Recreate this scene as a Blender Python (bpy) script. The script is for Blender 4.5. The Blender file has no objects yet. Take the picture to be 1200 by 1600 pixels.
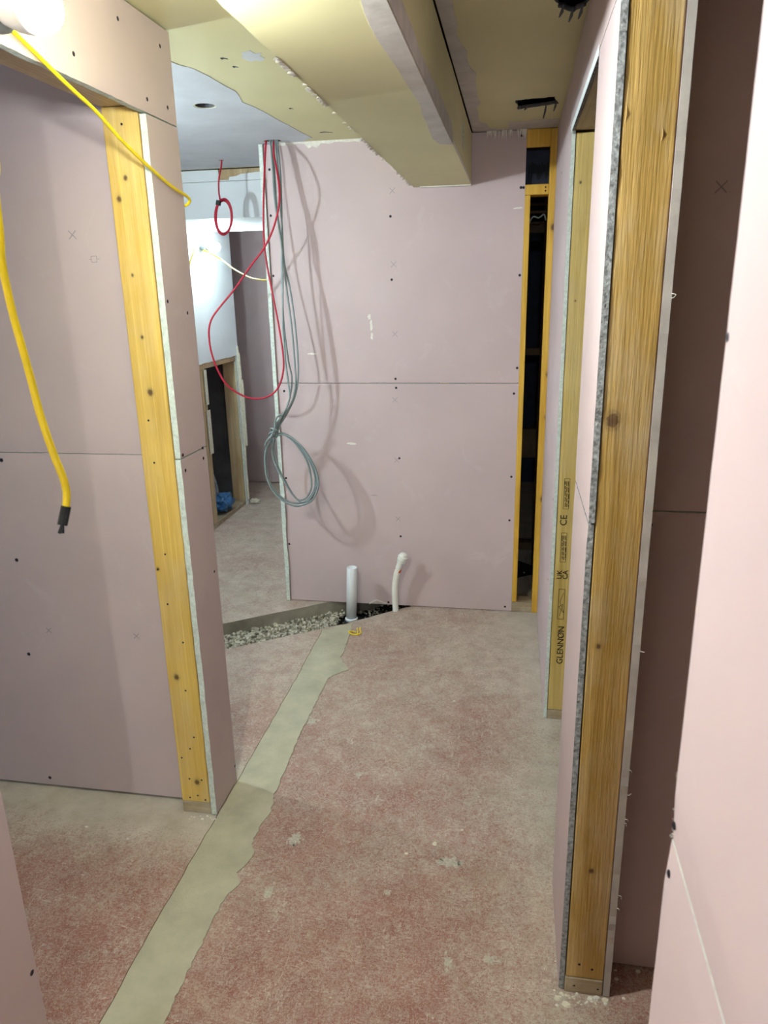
import bpy, bmesh, math, random
from mathutils import Vector, Matrix
from mathutils.geometry import tessellate_polygon
random.seed(7)
S = bpy.context.scene
COL = S.collection

# ---------------------------------------------------------------- camera, world, exposure
CAMH, F = 1.65, 1151.0          # eye height in metres, focal length in pixels of a 1200x1600 frame
def _d(x, y):
    return Vector((x-600, y-800, F)).normalized()
_Z = -_d(680, 4600)
_Y = _d(808, 447); _Y = (_Y-_Z*_Y.dot(_Z)).normalized()
_X = _Y.cross(_Z)
def W(v):                        # camera axes (right, down, forward) -> room axes
    return Vector((_X.dot(v), _Y.dot(v), _Z.dot(v)))
EYE = Vector((0, 0, CAMH))
def ray(x, y): return W(Vector((x-600, y-800, F)))
def PX(x, y, X0): r = ray(x, y); return EYE+r*(X0/r.x)
def PY(x, y, Y0): r = ray(x, y); return EYE+r*(Y0/r.y)
def PZ(x, y, z=0.): r = ray(x, y); return EYE+r*((z-CAMH)/r.z)
cd = bpy.data.cameras.new('camera'); cam = bpy.data.objects.new('camera', cd); COL.objects.link(cam)
cr, cu, cb = W(Vector((1, 0, 0))), W(Vector((0, -1, 0))), W(Vector((0, 0, -1)))
cam.matrix_world = Matrix(((cr.x, cu.x, cb.x, 0), (cr.y, cu.y, cb.y, 0), (cr.z, cu.z, cb.z, CAMH), (0, 0, 0, 1)))
cd.sensor_fit = 'VERTICAL'; cd.sensor_height = 36; cd.lens = F/1600*36
cd.clip_start = 0.02
cd.dof.use_dof = True; cd.dof.focus_distance = 2.6; cd.dof.aperture_fstop = cd.lens/2.2
S.camera = cam
w = bpy.data.worlds.new('world'); S.world = w; w.use_nodes = True
w.node_tree.nodes['Background'].inputs[0].default_value = (.9, .95, 1, 1)
w.node_tree.nodes['Background'].inputs[1].default_value = 0.02
S.view_settings.view_transform = 'Standard'; S.view_settings.look = 'None'
S.view_settings.gamma = 1; S.view_settings.use_curve_mapping = False
S.view_settings.exposure = 1.78
BULB_NEAR, BULB_FAR, BULB_HID, FILL_BACK, FILL_SIDE = 650., 230., 470., 520., 260.
LAMP_COL = (.91, 1.0, .99)
LAMP_COL_COOL = (.78, .96, 1.0)

# ---------------------------------------------------------------- materials
def nt(name):
    m = bpy.data.materials.new(name); m.use_nodes = True
    t = m.node_tree; b = t.nodes['Principled BSDF']
    return m, t, b
def N(t, k, **kw):
    n = t.nodes.new(k)
    for a, v in kw.items():
        if a.startswith('i_'): n.inputs[a[2:].replace('_', ' ')].default_value = v
        else: setattr(n, a, v)
    return n
def coord(t, scale=(1, 1, 1), loc=(0, 0, 0)):
    tc = N(t, 'ShaderNodeTexCoord'); mp = N(t, 'ShaderNodeMapping')
    mp.inputs['Scale'].default_value = scale; mp.inputs['Location'].default_value = loc
    t.links.new(tc.outputs['Object'], mp.inputs[0]); return mp.outputs[0]
def noise(t, vec, sc, det=4, rough=.55, dist=0):
    n = N(t, 'ShaderNodeTexNoise'); n.inputs['Scale'].default_value = sc; n.inputs['Detail'].default_value = det
    n.inputs['Roughness'].default_value = rough; n.inputs['Distortion'].default_value = dist
    t.links.new(vec, n.inputs['Vector']); return n.outputs['Fac']
def ramp(t, fac, stops):
    r = N(t, 'ShaderNodeValToRGB'); e = r.color_ramp.elements
    while len(e) < len(stops): e.new(.5)
    for k, (p, c) in zip(e, stops):
        k.position = p; k.color = (c, c, c, 1) if isinstance(c, (int, float)) else (*c, 1)
    t.links.new(fac, r.inputs[0]); return r.outputs[0]
def mix(t, fac, a, b, mode='MIX'):
    m = N(t, 'ShaderNodeMix', data_type='RGBA', blend_type=mode)
    for s, v in ((0, fac), (6, a), (7, b)):
        if isinstance(v, (int, float)): m.inputs[s].default_value = v
        elif isinstance(v, tuple): m.inputs[s].default_value = (*v, 1)
        else: t.links.new(v, m.inputs[s])
    return m.outputs[2]
def math_(t, op, a, b=None, clamp=False):
    m = N(t, 'ShaderNodeMath', operation=op, use_clamp=clamp)
    for s, v in ((0, a), (1, b)):
        if v is None: continue
        if isinstance(v, (int, float)): m.inputs[s].default_value = v
        else: t.links.new(v, m.inputs[s])
    return m.outputs[0]
def bump(t, b, h, st=.2, d=.004):
    n = N(t, 'ShaderNodeBump'); n.inputs['Strength'].default_value = st; n.inputs['Distance'].default_value = d
    t.links.new(h, n.inputs['Height']); t.links.new(n.outputs[0], b.inputs['Normal'])
def mat(name, c, rough=.7, var=.12, sc=6, bmp=0, bsc=200, metal=0, spec=.3):
    m, t, b = nt(name); v = coord(t)
    n = noise(t, v, sc, 5, .6)
    lo = tuple(x*(1-var) for x in c); hi = tuple(min(1, x*(1+var)) for x in c)
    t.links.new(ramp(t, n, [(.3, lo), (.7, hi)]), b.inputs['Base Color'])
    b.inputs['Roughness'].default_value = rough; b.inputs['Metallic'].default_value = metal
    b.inputs['Specular IOR Level'].default_value = spec
    if bmp: bump(t, b, noise(t, v, bsc, 3), bmp)
    return m
def board_mat(name, c, scuff=(.8, .78, .76), amt=.25):
    m, t, b = nt(name); v = coord(t)
    big = ramp(t, noise(t, v, 2.3, 4, .5), [(.3, tuple(x*.93 for x in c)), (.72, tuple(min(1, x*1.05) for x in c))])
    dust = ramp(t, noise(t, v, 5.5, 8, .72, .6), [(.58, 0), (.80, 1)])
    f = math_(t, 'MULTIPLY', dust, amt)
    t.links.new(mix(t, f, big, scuff), b.inputs['Base Color'])
    b.inputs['Roughness'].default_value = .62; b.inputs['Specular IOR Level'].default_value = .25
    bump(t, b, noise(t, v, 420, 2), .05, .002)
    return m
def wood_mat(name, dark, light, knots=(), dusty=.0, grain=1.0, axis='z'):
    """knots: (centre, radius) in room coordinates; grain runs along axis."""
    m, t, b = nt(name)
    sc = {'z': (1, 1, .045), 'x': (.045, 1, 1), 'y': (1, .045, 1)}[axis]
    v = coord(t, sc); v1 = coord(t)
    ring = noise(t, v, 34, 5, .6, .8)
    fine = noise(t, v, 240, 4, .6)
    broad = noise(t, v1, 3.5, 3, .5)
    c = ramp(t, ring, [(.30, dark), (.5, tuple((a+d)/2*1.02 for a, d in zip(dark, light))), (.68, light)])
    c = mix(t, math_(t, 'MULTIPLY', fine, .27*grain), c, tuple(x*.55 for x in dark))
    c = mix(t, ramp(t, broad, [(.45, 0), (.7, .45)]), c, tuple(x*.72 for x in dark), 'MIX')
    rid = ramp(t, noise(t, coord(t, tuple(q*(.3 if q < 1 else 1) for q in sc), (2, 5, 1)), 150, 2, .5), [(.56, 0), (.68, (.26 if grain > 1 else .3))])
    c = mix(t, rid, c, tuple(min(1, x*1.35+.02) for x in light))
    if dusty:
        du = ramp(t, noise(t, coord(t, (1, 1, .35) if axis == 'z' else (1, 1, 1)), 9, 6, .7), [(.46, 0), (.72, dusty)])
        c = mix(t, du, c, (.62, .55, .42))
    tc = N(t, 'ShaderNodeTexCoord')
    wob = N(t, 'ShaderNodeMix', data_type='VECTOR'); 
    for kc, kr in knots:
        d = N(t, 'ShaderNodeVectorMath', operation='SUBTRACT'); t.links.new(tc.outputs['Object'], d.inputs[0]); d.inputs[1].default_value = kc
        s = N(t, 'ShaderNodeVectorMath', operation='MULTIPLY'); t.links.new(d.outputs[0], s.inputs[0]); s.inputs[1].default_value = (1/kr, .2/kr, .8/kr)
        l = N(t, 'ShaderNodeVectorMath', operation='LENGTH'); t.links.new(s.outputs[0], l.inputs[0])
        dist = math_(t, 'ADD', l.outputs['Value'], math_(t, 'MULTIPLY', math_(t, 'SUBTRACT', noise(t, v1, 160, 3), .5), .7))
        halo = ramp(t, dist, [(.0, 1), (.30, .95), (.42, .55), (.9, .0)])
        # ramp input range 0..1 -> scale distance
        c = mix(t, ramp(t, math_(t, 'DIVIDE', dist, 2.6), [(.0, .9), (.30, .8), (.38, .28), (.43, .42), (.55, .10), (1, 0)]), c, (.065, .028, .014))
    t.links.new(c, b.inputs['Base Color'])
    b.inputs['Roughness'].default_value = .55; b.inputs['Specular IOR Level'].default_value = .35
    bump(t, b, math_(t, 'ADD', ring, math_(t, 'MULTIPLY', fine, .8)), .45, .0035*grain)
    return m

PINK = (.56, .448, .448)
M = {}
M['pink'] = board_mat('pink_plasterboard', PINK)
M['edge'] = mat('gypsum_edge', (.60, .66, .60), .9, .18, 90, .5, 140)
M['edge_grey'] = mat('gypsum_edge_grey', (.27, .275, .275), .95, .6, 120, 1.0, 90)
M['white'] = board_mat('white_board', (.72, .77, .79), (.85, .85, .83), .3)
M['cream'] = board_mat('cream_ceiling_board', (.58, .53, .30), (.66, .62, .52), .35)
M['skim'] = mat('grey_skim', (.50, .515, .54), .8, .10, 4, .15, 60)
M['tape'] = mat('joint_compound', (.50, .46, .42), .85, .12, 14, .15, 40)
M['plaster'] = mat('white_plaster', (.74, .71, .64), .9, .12, 60, .4, 150)
M['black'] = mat('dark_hole', (.012, .012, .014), .8, .2, 30)
M['screw'] = mat('dark_screw', (.025, .022, .03), .5, .3, 200, metal=.5)
M['red'] = mat('red_cable', (.42, .012, .035), .4, .1, 20)
M['grey'] = mat('grey_cable', (.20, .245, .245), .45, .12, 25)
M['yellow'] = mat('yellow_cable', (.88, .66, .02), .42, .08, 30)
M['pipe'] = mat('white_pipe', (.80, .84, .87), .35, .04, 9)
M['capw'] = mat('white_cap', (.82, .82, .76), .4, .05, 20)
M['rubber'] = mat('black_rubber', (.02, .024, .026), .6, .3, 60)
M['orange'] = mat('orange_sticker', (.75, .10, .02), .5, .1, 50)
M['holder'] = mat('grey_lamp_holder', (.33, .38, .40), .45, .1, 30)
M['collar'] = mat('white_lamp_collar', (.72, .76, .76), .4, .05, 30)
M['blue'] = mat('blue_plastic', (.035, .13, .30), .32, .3, 20, .4, 60)
M['clear'] = mat('grey_plastic', (.30, .36, .40), .3, .35, 20, .3, 60)
M['dark'] = mat('dark_board', (.12, .12, .13), .8, .25, 6)
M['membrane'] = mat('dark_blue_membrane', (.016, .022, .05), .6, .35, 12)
M['mark'] = mat('pencil_print', (.30, .27, .28), .8, .1, 50)
M['ink'] = mat('black_stamp_ink', (.05, .035, .012), .7, .2, 90)
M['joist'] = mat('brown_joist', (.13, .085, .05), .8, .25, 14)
M['concrete'] = mat('grey_concrete', (.31, .28, .225), .9, .2, 12, .3, 70)
M['infill'] = mat('pale_cement_infill', (.44, .415, .31), .85, .14, 9, .3, 120)
M['spot'] = mat('dried_cement_spot', (.46, .42, .35), .9, .22, 120)
M['crumb'] = mat('cream_plaster_crumb', (.66, .62, .50), .9, .15, 60)
M['wood_far'] = wood_mat('golden_far_timber', (.62, .34, .03), (.80, .50, .08), [], 0)
M['wood_pale'] = wood_mat('pale_old_timber', (.45, .31, .15), (.66, .51, .31), [], .3)
M['sole'] = wood_mat('dusty_sole_timber', (.30, .23, .14), (.46, .36, .24), [], .5, axis='x')
M['wood_lintel'] = wood_mat('tan_lintel_timber', (.42, .31, .17), (.58, .46, .30), [], .4, axis='y')

# floor: worn red paint under cement dust
def floor_mat():
    m, t, b = nt('worn_red_floor'); v = coord(t)
    tc = N(t, 'ShaderNodeTexCoord'); sp = N(t, 'ShaderNodeSeparateXYZ'); t.links.new(tc.outputs['Object'], sp.inputs[0])
    red = ramp(t, noise(t, v, 7, 5, .6), [(.3, (.235, .08, .064)), (.7, (.33, .14, .112))])
    dust = ramp(t, noise(t, v, 11, 5, .6), [(.3, (.42, .36, .29)), (.7, (.56, .50, .425))])
    a = noise(t, v, 2.2, 5, .6, .4); bb = noise(t, v, 26, 9, .78, 1.2); c = noise(t, coord(t, (1, 2.4, 1)), 95, 6, .75, .8)
    e = noise(t, coord(t, (1, .6, 1), (5, 2, 0)), 230, 4, .7, 1.5)
    base = math_(t, 'ADD', math_(t, 'ADD', math_(t, 'MULTIPLY', a, .40), math_(t, 'MULTIPLY', e, 1.0)), math_(t, 'ADD', math_(t, 'MULTIPLY', bb, .60), math_(t, 'MULTIPLY', c, .80)))
    my = N(t, 'ShaderNodeMapRange'); my.inputs['From Min'].default_value = .9; my.inputs['From Max'].default_value = 3.6
    my.inputs['To Min'].default_value = -.02; my.inputs['To Max'].default_value = .19; t.links.new(sp.outputs['Y'], my.inputs[0])
    # swept dust lying along the wall lines: right wall, left partition
    d1 = math_(t, 'MULTIPLY', math_(t, 'POWER', math_(t, 'SUBTRACT', 1, math_(t, 'MULTIPLY', math_(t, 'ABSOLUTE', math_(t, 'SUBTRACT', sp.outputs['X'], .16)), 2.6), True), 2), .17)
    d2 = math_(t, 'MULTIPLY', math_(t, 'MULTIPLY', math_(t, 'POWER', math_(t, 'SUBTRACT', 1, math_(t, 'MULTIPLY', math_(t, 'ABSOLUTE', math_(t, 'SUBTRACT', sp.outputs['Y'], 1.96)), 2.8), True), 1.5), .5),
               math_(t, 'LESS_THAN', sp.outputs['X'], -.90))
    amt = math_(t, 'ADD', math_(t, 'ADD', base, my.outputs[0]), math_(t, 'ADD', d1, d2))
    fac = ramp(t, math_(t, 'DIVIDE', amt, 2.2), [(.59, 0), (.675, .5), (.755, 1)])
    col = mix(t, fac, red, dust)
    # fine pale scratches
    sc = ramp(t, noise(t, coord(t, (1, .16, 1), (3, 1, 0)), 60, 3, .5, 2.5), [(.66, 0), (.72, .6)])
    sc2 = ramp(t, noise(t, coord(t, (.2, 1, 1), (9, 4, 0)), 48, 3, .5, 3.0), [(.66, 0), (.72, .6)])
    col = mix(t, math_(t, 'MAXIMUM', sc, sc2), col, (.58, .50, .43))
    vo = N(t, 'ShaderNodeTexVoronoi'); vo.inputs['Scale'].default_value = 34; t.links.new(v, vo.inputs['Vector'])
    spk = math_(t, 'MULTIPLY', ramp(t, vo.outputs['Distance'], [(.05, 1), (.085, 0)]), ramp(t, noise(t, v, 13, 2), [(.52, 0), (.56, .8)]))
    col = mix(t, spk, col, (.66, .62, .54))
    fib = ramp(t, noise(t, coord(t, (1, .7, 1), (1, 8, 0)), 130, 4, .62, 3.2), [(.57, 0), (.66, .5)])
    col = mix(t, fib, col, (.56, .51, .44))
    dk = ramp(t, noise(t, v, 3.1, 6, .7), [(.62, 0), (.8, .35)])
    col = mix(t, dk, col, (.20, .16, .13))
    t.links.new(col, b.inputs['Base Color'])
    t.links.new(ramp(t, fac, [(0, .5), (1, .85)]), b.inputs['Roughness'])
    b.inputs['Specular IOR Level'].default_value = .3
    bump(t, b, math_(t, 'ADD', bb, c), .35, .003)
    return m
M['floor'] = floor_mat()
def gravel_mat():
    m, t, b = nt('pale_gravel')
    g = N(t, 'ShaderNodeNewGeometry')
    t.links.new(ramp(t, g.outputs['Random Per Island'], [(0, (.17, .15, .11)), (.35, (.36, .33, .25)), (.7, (.50, .47, .37)), (1, (.66, .62, .52))]), b.inputs['Base Color'])
    b.inputs['Roughness'].default_value = .9; return m
M['gravel'] = gravel_mat()

# ---------------------------------------------------------------- mesh helpers
def tag(o, label=None, cat=None, group=None, kind=None):
    if label: o['label'] = label
    if cat: o['category'] = cat
    if group: o['group'] = group
    if kind: o['kind'] = kind
    return o
def empty(name, loc=(0, 0, 0), kind=None):
    o = bpy.data.objects.new(name, None); COL.objects.link(o); o.location = loc
    o.empty_display_size = .05
    if kind: o['kind'] = kind
    return o
def link(name, me, parent=None, mats=(), smooth=False, kind=None):
    for m in mats: me.materials.append(m)
    if smooth: me.polygons.foreach_set('use_smooth', [True]*len(me.polygons))
    o = bpy.data.objects.new(name, me); COL.objects.link(o)
    if parent is not None:
        o.parent = parent
        o.matrix_parent_inverse = Matrix.Translation(-wloc(parent))
    if kind: o['kind'] = kind
    return o
def wloc(o):
    p = Vector(o.location)
    if o.parent:
        p = p+o.matrix_parent_inverse.to_translation()+wloc(o.parent)
    return p
class MB:
    def __init__(s): s.v = []; s.f = []; s.m = []
    def add(s, vs, fs, mi=0):
        b = len(s.v); s.v += [tuple(x) for x in vs]; s.f += [tuple(i+b for i in f) for f in fs]; s.m += [mi]*len(fs); return s
    def box(s, x0, x1, y0, y1, z0, z1, mi=0):
        x0, x1 = sorted((x0, x1)); y0, y1 = sorted((y0, y1)); z0, z1 = sorted((z0, z1))
        vs = [(x, y, z) for x in (x0, x1) for y in (y0, y1) for z in (z0, z1)]
        return s.add(vs, [(0, 1, 3, 2), (4, 6, 7, 5), (0, 4, 5, 1), (2, 3, 7, 6), (0, 2, 6, 4), (1, 5, 7, 3)], mi)
    def bbox(s, x0, x1, y0, y1, z0, z1, e=.002, mi=0):        # box with eased arrises
        bm = bmesh.new(); t = MB().box(x0, x1, y0, y1, z0, z1)
        vv = [bm.verts.new(p) for p in t.v]
        for f in t.f: bm.faces.new([vv[i] for i in f])
        bmesh.ops.bevel(bm, geom=bm.edges[:], offset=e, segments=1, affect='EDGES')
        bm.verts.index_update()
        s.add([v.co[:] for v in bm.verts], [[v.index for v in f.verts] for f in bm.faces], mi); bm.free(); return s
    def tube(s, pts, r, n=8, mi=0, cap=True, rs=None):
        pts = [Vector(p) for p in pts]; k = len(pts)
        up = Vector((0, 0, 1)); prev = None; rings = []
        for i, p in enumerate(pts):
            t = (pts[min(i+1, k-1)]-pts[max(i-1, 0)]).normalized()
            if prev is None:
                a = t.cross(up);
                if a.length < .1: a = t.cross(Vector((1, 0, 0)))
                a.normalize()
            else:
                a = (prev-t*prev.dot(t)).normalized()
            b = t.cross(a); prev = a; rr = rs[i] if rs else r
            rings.append([p+(a*math.cos(q)+b*math.sin(q))*rr for q in [2*math.pi*j/n for j in range(n)]])
        vs = [q for R_ in rings for q in R_]; fs = []
        for i in range(k-1):
            for j in range(n):
                fs.append((i*n+j, i*n+(j+1) % n, (i+1)*n+(j+1) % n, (i+1)*n+j))
        if cap: fs += [tuple(range(n-1, -1, -1)), tuple((k-1)*n+j for j in range(n))]
        return s.add(vs, fs, mi)
    def lathe(s, org, ax, prof, n=20, mi=0):                   # prof: (along, radius)
        ax = Vector(ax).normalized(); a = ax.cross(Vector((0, 0, 1)))
        if a.length < .1: a = ax.cross(Vector((1, 0, 0)))
        a.normalize(); b = ax.cross(a); org = Vector(org)
        vs = [org+ax*h+(a*math.cos(2*math.pi*j/n)+b*math.sin(2*math.pi*j/n))*r for h, r in prof for j in range(n)]
        fs = []
        for i in range(len(prof)-1):
            for j in range(n): fs.append((i*n+j, (i+1)*n+j, (i+1)*n+(j+1) % n, i*n+(j+1) % n))
        fs += [tuple(range(n)), tuple((len(prof)-1)*n+j for j in range(n-1, -1, -1))]
        return s.add(vs, fs, mi)
    def build(s, name, mats, parent=None, smooth=False, kind=None):
        me = bpy.data.meshes.new(name); me.from_pydata(s.v, [], s.f); 
        me.polygons.foreach_set('material_index', s.m); me.update()
        bm = bmesh.new(); bm.from_mesh(me); bmesh.ops.recalc_face_normals(bm, faces=bm.faces[:]); bm.to_mesh(me); bm.free()
        return link(name, me, parent, mats if isinstance(mats, (list, tuple)) else [mats], smooth, kind)
def spline(pts, sub=6, closed=False):
    P = [Vector(p) for p in pts]; n = len(P); out = []
    rng = n if closed else n-1
    for i in range(rng):
        g = (lambda k: P[k % n]) if closed else (lambda k: P[min(max(k, 0), n-1)])
        p0, p1, p2, p3 = g(i-1), g(i), g(i+1), g(i+2)
        for j in range(sub):
            t = j/sub
            out.append(.5*((2*p1)+(p2-p0)*t+(2*p0-5*p1+4*p2-p3)*t*t+(3*p1-p0-3*p2+p3)*t**3))
    out.append(P[0] if closed else P[-1])
    return out
def prism(name, outer, holes, to3, d0, d1, mats, parent=None, kind=None, sidemat=1):
    """Flat sheet with holes: outline in (u, v), to3(u, v, d) gives the point; d0 is the seen face, d1 the back."""
    loops = [list(outer)]+[list(h) for h in holes]
    flat = [p for l in loops for p in l]
    tris = tessellate_polygon([[Vector((p[0], p[1], 0)) for p in l] for l in loops])
    n = len(flat); mb = MB()
    vs = [to3(p[0], p[1], d0) for p in flat]+[to3(p[0], p[1], d1) for p in flat]
    mb.add(vs, [tuple(t) for t in tris]+[tuple(i+n for i in reversed(t)) for t in tris], 0)
    st = 0; side = []
    for l in loops:
        k = len(l)
        for i in range(k):
            a, b = st+i, st+(i+1) % k
            side.append((a, b, b+n, a+n))
        st += k
    mb.f += side; mb.m += [sidemat if len(mats) > sidemat else 0]*len(side)
    return mb.build(name, mats, parent, kind=kind)
def plane(ax, pos, sgn):
    """to3 for a board whose seen face lies at pos on axis ax and looks along sgn."""
    if ax == 'y': return lambda u, v, d: (u, pos-sgn*d, v)
    if ax == 'x': return lambda u, v, d: (pos-sgn*d, u, v)
    return lambda u, v, d: (u, v, pos-sgn*d)
def jag(a, b, amp, step=.02):                                   # ragged edge points from a (included) to b (left out)
    a, b = Vector(a), Vector(b); L = (b-a).length; n = max(1, int(L/step)); t = (b-a).normalized(); q = Vector((-t.y, t.x))
    out = [tuple(a)]; w_ = 0
    for i in range(1, n):
        w_ = w_*.75+random.uniform(-1, 1)*amp*.6
        out.append(tuple(a+(b-a)*(i/n)+q*(w_+random.uniform(-.4, .4)*amp)))
    return out
def board(name, to3, u0, u1, v0, v1, th=.0125, parent=None, face='pink', edge='edge', jl=0, jr=0, jb=0, jt=0, holes=(), tb=0, tt=0):
    """Plasterboard sheet; jl/jr/jb/jt raggedness of its cut edges, tb/tt depth of the tapered long edges."""
    if (tb or tt) and not holes:
        mb = MB(); rows = [(v0, tb)]+([(v0+.045, 0)] if tb else [])+([(v1-.045, 0)] if tt else [])+[(v1, tt)]
        # ragged sides sampled between the rows
        full = []
        for (a, da), (b, db) in zip(rows[:-1], rows[1:]):
            n = max(1, int((b-a)/.03)) if (jl or jr) else 1
            for i in range(n): full.append((a+(b-a)*i/n, da+(db-da)*i/n))
        full.append(rows[-1]); vs = []
        for v, d in full:
            ul = u0+random.uniform(-1, 1)*jl; ur = u1+random.uniform(-1, 1)*jr
            vs += [to3(ul, v, d), to3(ur, v, d), to3(ul, v, th), to3(ur, v, th)]
        k = len(full); fs = []; ms = []
        for i in range(k-1):
            a, b = 4*i, 4*i+4
            fs += [(a, a+1, b+1, b), (a+2, b+2, b+3, a+3), (a, b, b+2, a+2), (a+1, a+3, b+3, b+1)]; ms += [0, 0, 1, 1]
        fs += [(0, 2, 3, 1), (4*k-4, 4*k-3, 4*k-1, 4*k-2)]; ms += [1, 1]
        mb.v = vs; mb.f = fs; mb.m = ms
        return mb.build(name, [M[face], M[edge]], parent)
    o = []
    for a, b, j in (((u0, v0), (u1, v0), jb), ((u1, v0), (u1, v1), jr), ((u1, v1), (u0, v1), jt), ((u0, v1), (u0, v0), jl)):
        o += jag(a, b, j) if j else [a]
    return prism(name, o, holes, to3, 0, th, [M[face], M[edge]], parent)
_screw = None
def screws(pts, nrm, parent, r=.0062):
    global _screw
    if _screw is None:
        mb = MB().lathe((0, 0, -.004), (0, 0, 1), [(0, .9), (.0042, 1.0), (.0048, .55), (.0042, .3)], 8)
        me = bpy.data.meshes.new('screw'); me.from_pydata([(x, y, z) for x, y, z in mb.v], [], mb.f); me.materials.append(M['screw']); _screw = me
    q = Vector(nrm).to_track_quat('Z', 'Y')
    for p in pts:
        o = bpy.data.objects.new('screw', _screw); COL.objects.link(o); o.parent = parent
        o.location = Vector(p); o.rotation_euler = q.to_euler(); o.scale = (r, r, 1)
        o.matrix_parent_inverse = Matrix.Translation(-wloc(parent))
def strips(name, segs, to3, wd, m, parent, d=-.0004):            # thin flat print: segs of ((u,v),(u,v))
    mb = MB()
    for a, b in segs:
        a, b = Vector(a), Vector(b); t = (b-a).normalized(); q = Vector((-t.y, t.x))*wd/2
        c = [a-q, b-q, b+q, a+q]
        vs = [to3(p.x, p.y, d) for p in c]+[to3(p.x, p.y, .0005) for p in c]
        mb.add(vs, [(0, 1, 2, 3), (4, 7, 6, 5), (0, 4, 5, 1), (1, 5, 6, 2), (2, 6, 7, 3), (3, 7, 4, 0)])
    return mb.build(name, m, parent)
def cross(u, v, to3, parent, s=.013, m='mark'):
    return strips('cross_mark', [((u-s, v-s), (u+s, v+s)), ((u-s, v+s), (u+s, v-s))], to3, .0022, M[m], parent)
def blob(name, u, v, ru, rv, to3, m, parent, th=.0012, n=14, rag=.35):
    pts = []
    for i in range(n):
        a = 2*math.pi*i/n; k = 1+random.uniform(-rag, rag)
        pts.append((u+ru*k*math.cos(a), v+rv*k*math.sin(a)))
    return prism(name, pts, [], to3, -th, .0005, [M[m]], parent)

# ---------------------------------------------------------------- the setting
CE, BEAM = 2.31, 2.092
FAR = 3.641                                                     # face of the wall at the end
up = plane('z', 0, 1)
# floor, one slab with the open trench cut through it
TR_NEAR = [(-2.02, 2.56), (-1.34, 3.025), (-.82, 3.380), (-.553, 3.613), (.40, 4.40)]
TR_FAR = [(.05, 4.72), (-.60, 3.98), (-.955, 3.655), (-1.464, 3.295), (-2.02, 2.91)]
near = []
for a, b in zip(TR_NEAR[:-1], TR_NEAR[1:]): near += jag(a, b, .006, .04)
near.append(TR_NEAR[-1])
far_ = []
for a, b in zip(TR_FAR[:-1], TR_FAR[1:]): far_ += jag(a, b, .003, .06)
far_.append(TR_FAR[-1])
floor = empty('floor', kind='structure')
prism('slab', [(-3.3, -3.3), (2.3, -3.3), (2.3, 7.2), (-3.3, 7.2)], [near+far_], up, 0, .11, [M['floor'], M['concrete']], floor)
MB().box(-2.6, .8, 2.2, 5.2, -.2, -.125).build('trench_bed', M['rubber'], floor)
# pale cement strip patched into the floor, with ragged spill on its right
L_, R_ = [], []
for i in range(120):
    y = -1.6+i*(3.285+1.6)/119
    L_.append((-.917+.004*math.sin(y*3)+random.uniform(-.002, .002), y))
for i in range(420):
    y = -1.6+i*(3.39+1.6)/419
    sp = .0
    for c_, w_, a_ in ((1.74, .07, .026), (1.63, .05, .030), (1.95, .08, .012), (2.92, .11, .055)):
        sp += a_*.5*(1+math.cos(math.pi*min(1, abs(y-c_)/w_)))*(1+.2*math.sin(y*61)+.06*math.sin(y*143))
    R_.append((-.758+.012*math.sin(y*2.1+2)-.028*max(0, min(1, (y-1.9)/.5))*max(0, min(1, (3.2-y)/.4))-.03*max(0, (y-3.0)/.4)+sp+random.uniform(-.0035, .0035), y))
prism('saw_cut', [(x-.0035, y) for x, y in L_]+[(x+.001, y) for x, y in L_[::-1]], [], up, -.0012, .01, [M['joist']], floor)
prism('cement_infill', L_+R_[::-1], [], up, -.003, .02, [M['infill']], floor)
for px, py, rx, ry in ((703, 1347, .030, .026), (487, 1127, .022, .030), (462, 1310, .02, .03), (700, 1503, .012, .02), (765, 1500, .02, .012), (420, 1395, .012, .025), (560, 1210, .012, .014), (240, 1540, .02, .008), (605, 1395, .01, .008)):
    p = PZ(px, py); 
    for k in range(4):
        f = 1 if k == 0 else random.uniform(.15, .4); a = random.uniform(0, 6.28); q = 0 if k == 0 else random.uniform(.9, 1.5)
        blob('plaster_spot', p.x+rx*q*math.cos(a), p.y+ry*q*math.sin(a), rx*f*.85, ry*f*.85, up, 'spot', floor, .0005, 26, .4)
# ceiling
ceil = empty('ceiling', kind='structure')
dn = plane('z', CE, -1)
def pz(x, y): p = PZ(x, y, CE); return (p.x, p.y)
def rag_hole(pts, amp=.003):
    o = []
    for a, b in zip(pts, pts[1:]+pts[:1]): o += jag(a, b, amp, .012)
    return o
rnd = pz(320, 165); hole_rd = [(rnd[0]+.036*math.cos(a), rnd[1]+.036*math.sin(a)) for a in [i*math.pi/10 for i in range(20)]]
cab = pz(424, 219); CAB = (cab[0], 3.585)
hole_cab = [(CAB[0]+.040*math.cos(a), CAB[1]+.026*math.sin(a)) for a in [i*math.pi/10 for i in range(20)]]
rc = pz(346, 250); hole_rc = [(rc[0]+.015*math.cos(a), rc[1]+.012*math.sin(a)) for a in [i*math.pi/5 for i in range(10)]]
slits = []
for (x0, x1, yy) in ((376, 408, 211), (500, 520, 207), (345, 356, 92), (364, 372, 105), (452, 458, 170)):
    a, b = pz(x0, yy), pz(x1, yy); slits.append([(a[0], a[1]-.008), ((a[0]+b[0])/2, a[1]-.013), (b[0], b[1]-.004), (b[0], b[1]+.006), ((a[0]+b[0])/2, a[1]+.004), (a[0], a[1]+.009)])
prism('ceiling_board', [(-3.2, -3.2), (-.475, -3.2), (-.475, FAR+.02), (-1.15, FAR+.02), (-1.15, 4.265), (-3.2, 4.265)], [hole_rd, hole_cab, hole_rc]+slits, dn, 0, .0125, [M['cream'], M['dark']], ceil)  # cut edges coloured dark: shade inside the holes, gypsum itself is pale
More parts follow.
